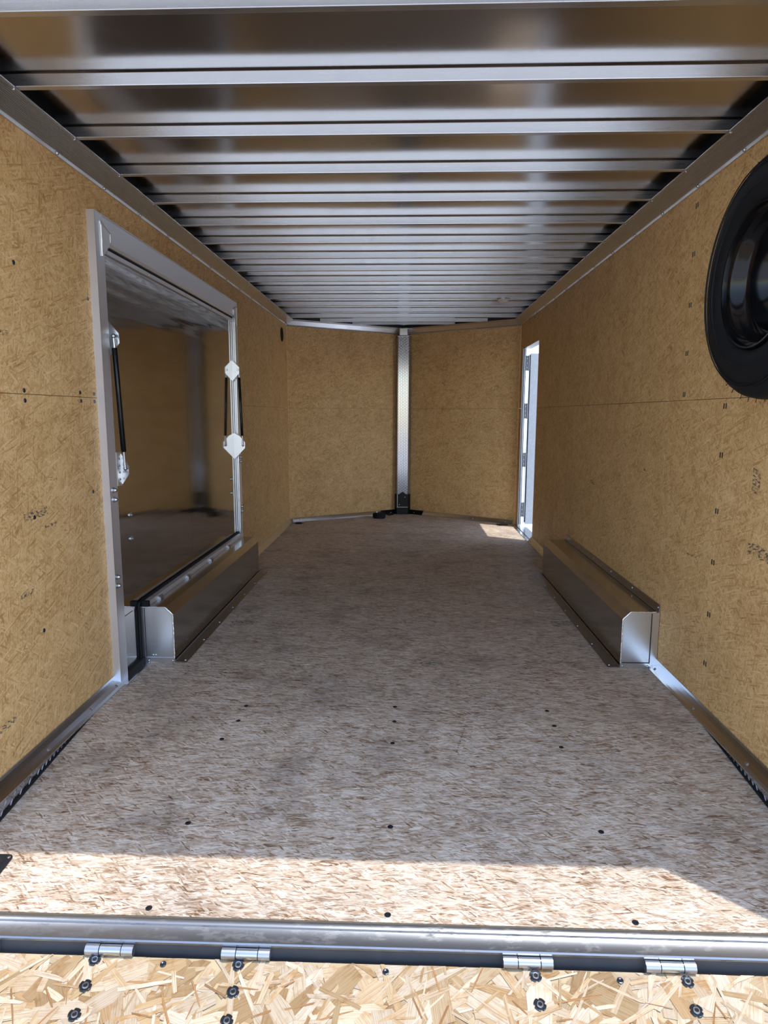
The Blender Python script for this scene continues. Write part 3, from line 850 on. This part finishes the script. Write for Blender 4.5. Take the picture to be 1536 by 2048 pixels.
# plug on the floor
pl = empty('plug_cover', (-.262, 7.40, 0))
tag(pl, 'small black rubber lump with a cable on the floor by the nose post', 'plug')
MB().loft([[(-.262+s*.072*math.cos(a), 7.41+.045*math.sin(a), z) for a in [2*math.pi*k/20 for k in range(20)]] for z, s in ((0, .90), (.012, 1.0), (.046, 1.02), (.060, .92), (.064, .7))]).build('body', M['rubber'], pl, smooth=True)
MB().tube([(-.25, 7.42, .062), (-.235, 7.44, .078), (-.205, 7.47, .07), (-.18, 7.52, .03), (-.15, 7.60, .008), (-.10, 7.68, .008)], .006, 8).build('cable', M['rubber'], pl, smooth=True)
MB().lathe([(0, .012), (.018, .011), (.02, .006)], (-.29, 7.42, .06), (0, 0, 1), 10).build('knob', M['steel'], pl, smooth=True)

# ------------------------------------------------------------------ tie-down rings
def tie_down(x, y, z, label, rx=0):
    t = empty('tie_down_ring', (x, y, z)); tag(t, label, 'tie-down', 'recessed tie-down rings in the floor')
    def rr_(w, r, n=5):
        pts = []
        for cx, cy, a0 in ((w-r, w-r, 0), (-w+r, w-r, 90), (-w+r, -w+r, 180), (w-r, -w+r, 270)):
            for k in range(n+1):
                a = math.radians(a0+90*k/n); pts.append((cx+r*math.cos(a), cy+r*math.sin(a)))
        return pts
    o_ = rr_(.060, .016); i_ = rr_(.047, .012); d_ = rr_(.040, .010)
    pan = MB().loft([[(a, b_, 0) for a, b_ in o_], [(a, b_, .003) for a, b_ in o_], [(a, b_, .0032) for a, b_ in i_], [(a, b_, .0006) for a, b_ in d_]], True, False).add([(a, b_, .0006) for a, b_ in d_], [tuple(range(len(d_)))]).build('pan', M['darkmetal'], None, smooth=True)
    pts = [(.030*math.cos(a), .030*math.sin(a), .006) for a in [math.pi*k/12 for k in range(13)]] + [(-.030, -.012, .006), (.030, -.012, .006), (.030, 0, .006)]
    rg = MB().tube(pts, .0052, 8).build('ring', M['darkmetal'], None, smooth=True)
    for q in (pan, rg): q.parent = t
    b = MB()
    for sx in (-1, 1):
        for sy in (-1, 1): b.dome((sx*.049, sy*.049, .003), (0, 0, 1), .005, .002)
    s_ = b.build('screws', M['steel'], None); s_['kind'] = 'stuff'; s_.parent = t
    t.rotation_euler = (rx, 0, 0)
tie_down(-1.117, 7.01, .0, 'recessed dark tie-down ring at the left front floor corner')
tie_down(1.075, 7.02, .0, 'recessed tie-down ring in the sun patch by the right doorway')
tie_down(-1.118, 1.610, floor_z(1.610), 'recessed dark tie-down ring near the rear left floor edge', math.atan(SL))

# ------------------------------------------------------------------ dome light and vent
dl = empty('dome_light', (.860, 5.868, ZB)); tag(dl, 'small round frosted dome light under the roof bows', 'lamp')
MB().lathe([(0, .056), (.006, .056), (.008, .050)], (.860, 5.868, ZB-.001), (0, 0, -1), 28).build('base', M['bright'], dl, smooth=True)
MB().lathe([(.006, .050), (.018, .047), (.028, .036), (.033, .018), (.034, .004)], (.860, 5.868, ZB), (0, 0, -1), 28).build('lens', M['lens'], dl, smooth=True)
vt = empty('wall_vent', (-H, 6.775, 1.962)); tag(vt, 'black oval vent plate high on the left wall near the nose', 'vent')
MB().lathe([(0, .070), (.004, .070), (.006, .062), (.006, .052), (.003, .050)], (-H, 6.775, 1.962), (1, 0, 0), 32).build('plate', M['rubber'], vt, smooth=True)
for k in range(-3, 4):
    hw = math.sqrt(max(0, .05**2-(k*.014)**2))
    MB().box(-H+.003, 6.775-hw, 1.962+k*.014-.003, -H+.007, 6.775+hw, 1.962+k*.014+.003).build('slat', M['rubber'], vt)

# ------------------------------------------------------------------ right entry door, open
d2 = empty('door_2', (H, 6.9, 0)); tag(d2, 'open white entry door near the nose on the right wall', 'door', kind='structure')
MB().box(H-.003, 6.888, .0, H+.024, 6.912, 1.84).build('jamb', M['white'], d2, bevel=.002)
MB().box(H+.006, 6.884, .03, H+.012, 6.888, 1.83).build('seal', M['rubber'], d2)
MB().box(H+.024, 6.890, .03, H+.030, 6.900, 1.83).build('seal', M['rubber'], d2)
MB().box(H+.001, 6.096, .0, H+.08, 6.102, 1.84).build('jamb', M['white'], d2)
MB().box(H+.001, 6.10, 1.832, H+.08, 6.89, 1.838).build('head_jamb', M['white'], d2)
tsh = MB().box(H-.045, 6.09, .0, H-.010, 6.95, .006).box(H-.010, 6.10, .0, H+.085, 6.90, .012).build('threshold', M['trim'], d2, bevel=.002)
b = MB()
for y in (6.2, 6.45, 6.7): b.dome((H-.028, y, .006), (0, 0, 1), .0065, .004)
b.build('screws', M['steel'], tsh)['kind'] = 'stuff'
leaf = MB().box(H+.074, 6.915, .03, H+.84, 6.955, 1.79).build('door_leaf', M['white'], d2, bevel=.003)
MB().box(H+.062, 6.912, .03, H+.074, 6.958, 1.79).build('edge_frame', M['frame'], leaf)
MB().box(H+.068, 6.908, .05, H+.080, 6.912, 1.775).build('edge_seal', M['rubber'], leaf)
for z0, z1 in ((1.616, 1.766), (1.133, 1.287), (.635, .781), (.11, .26)):
    hg = MB().box(H+.022, 6.898, z0, H+.070, 6.903, z1).tube([(H+.058, 6.899, z0), (H+.058, 6.899, z1)], .007, 10).build('hinge', M['hinge'], d2)
    bb = MB()
    for dz in (.03, .075, .12): bb.dome((H+.040, 6.898, z0+dz), (0, -1, 0), .006, .004)
    bb.build('screws', M['steel'], hg)['kind'] = 'stuff'
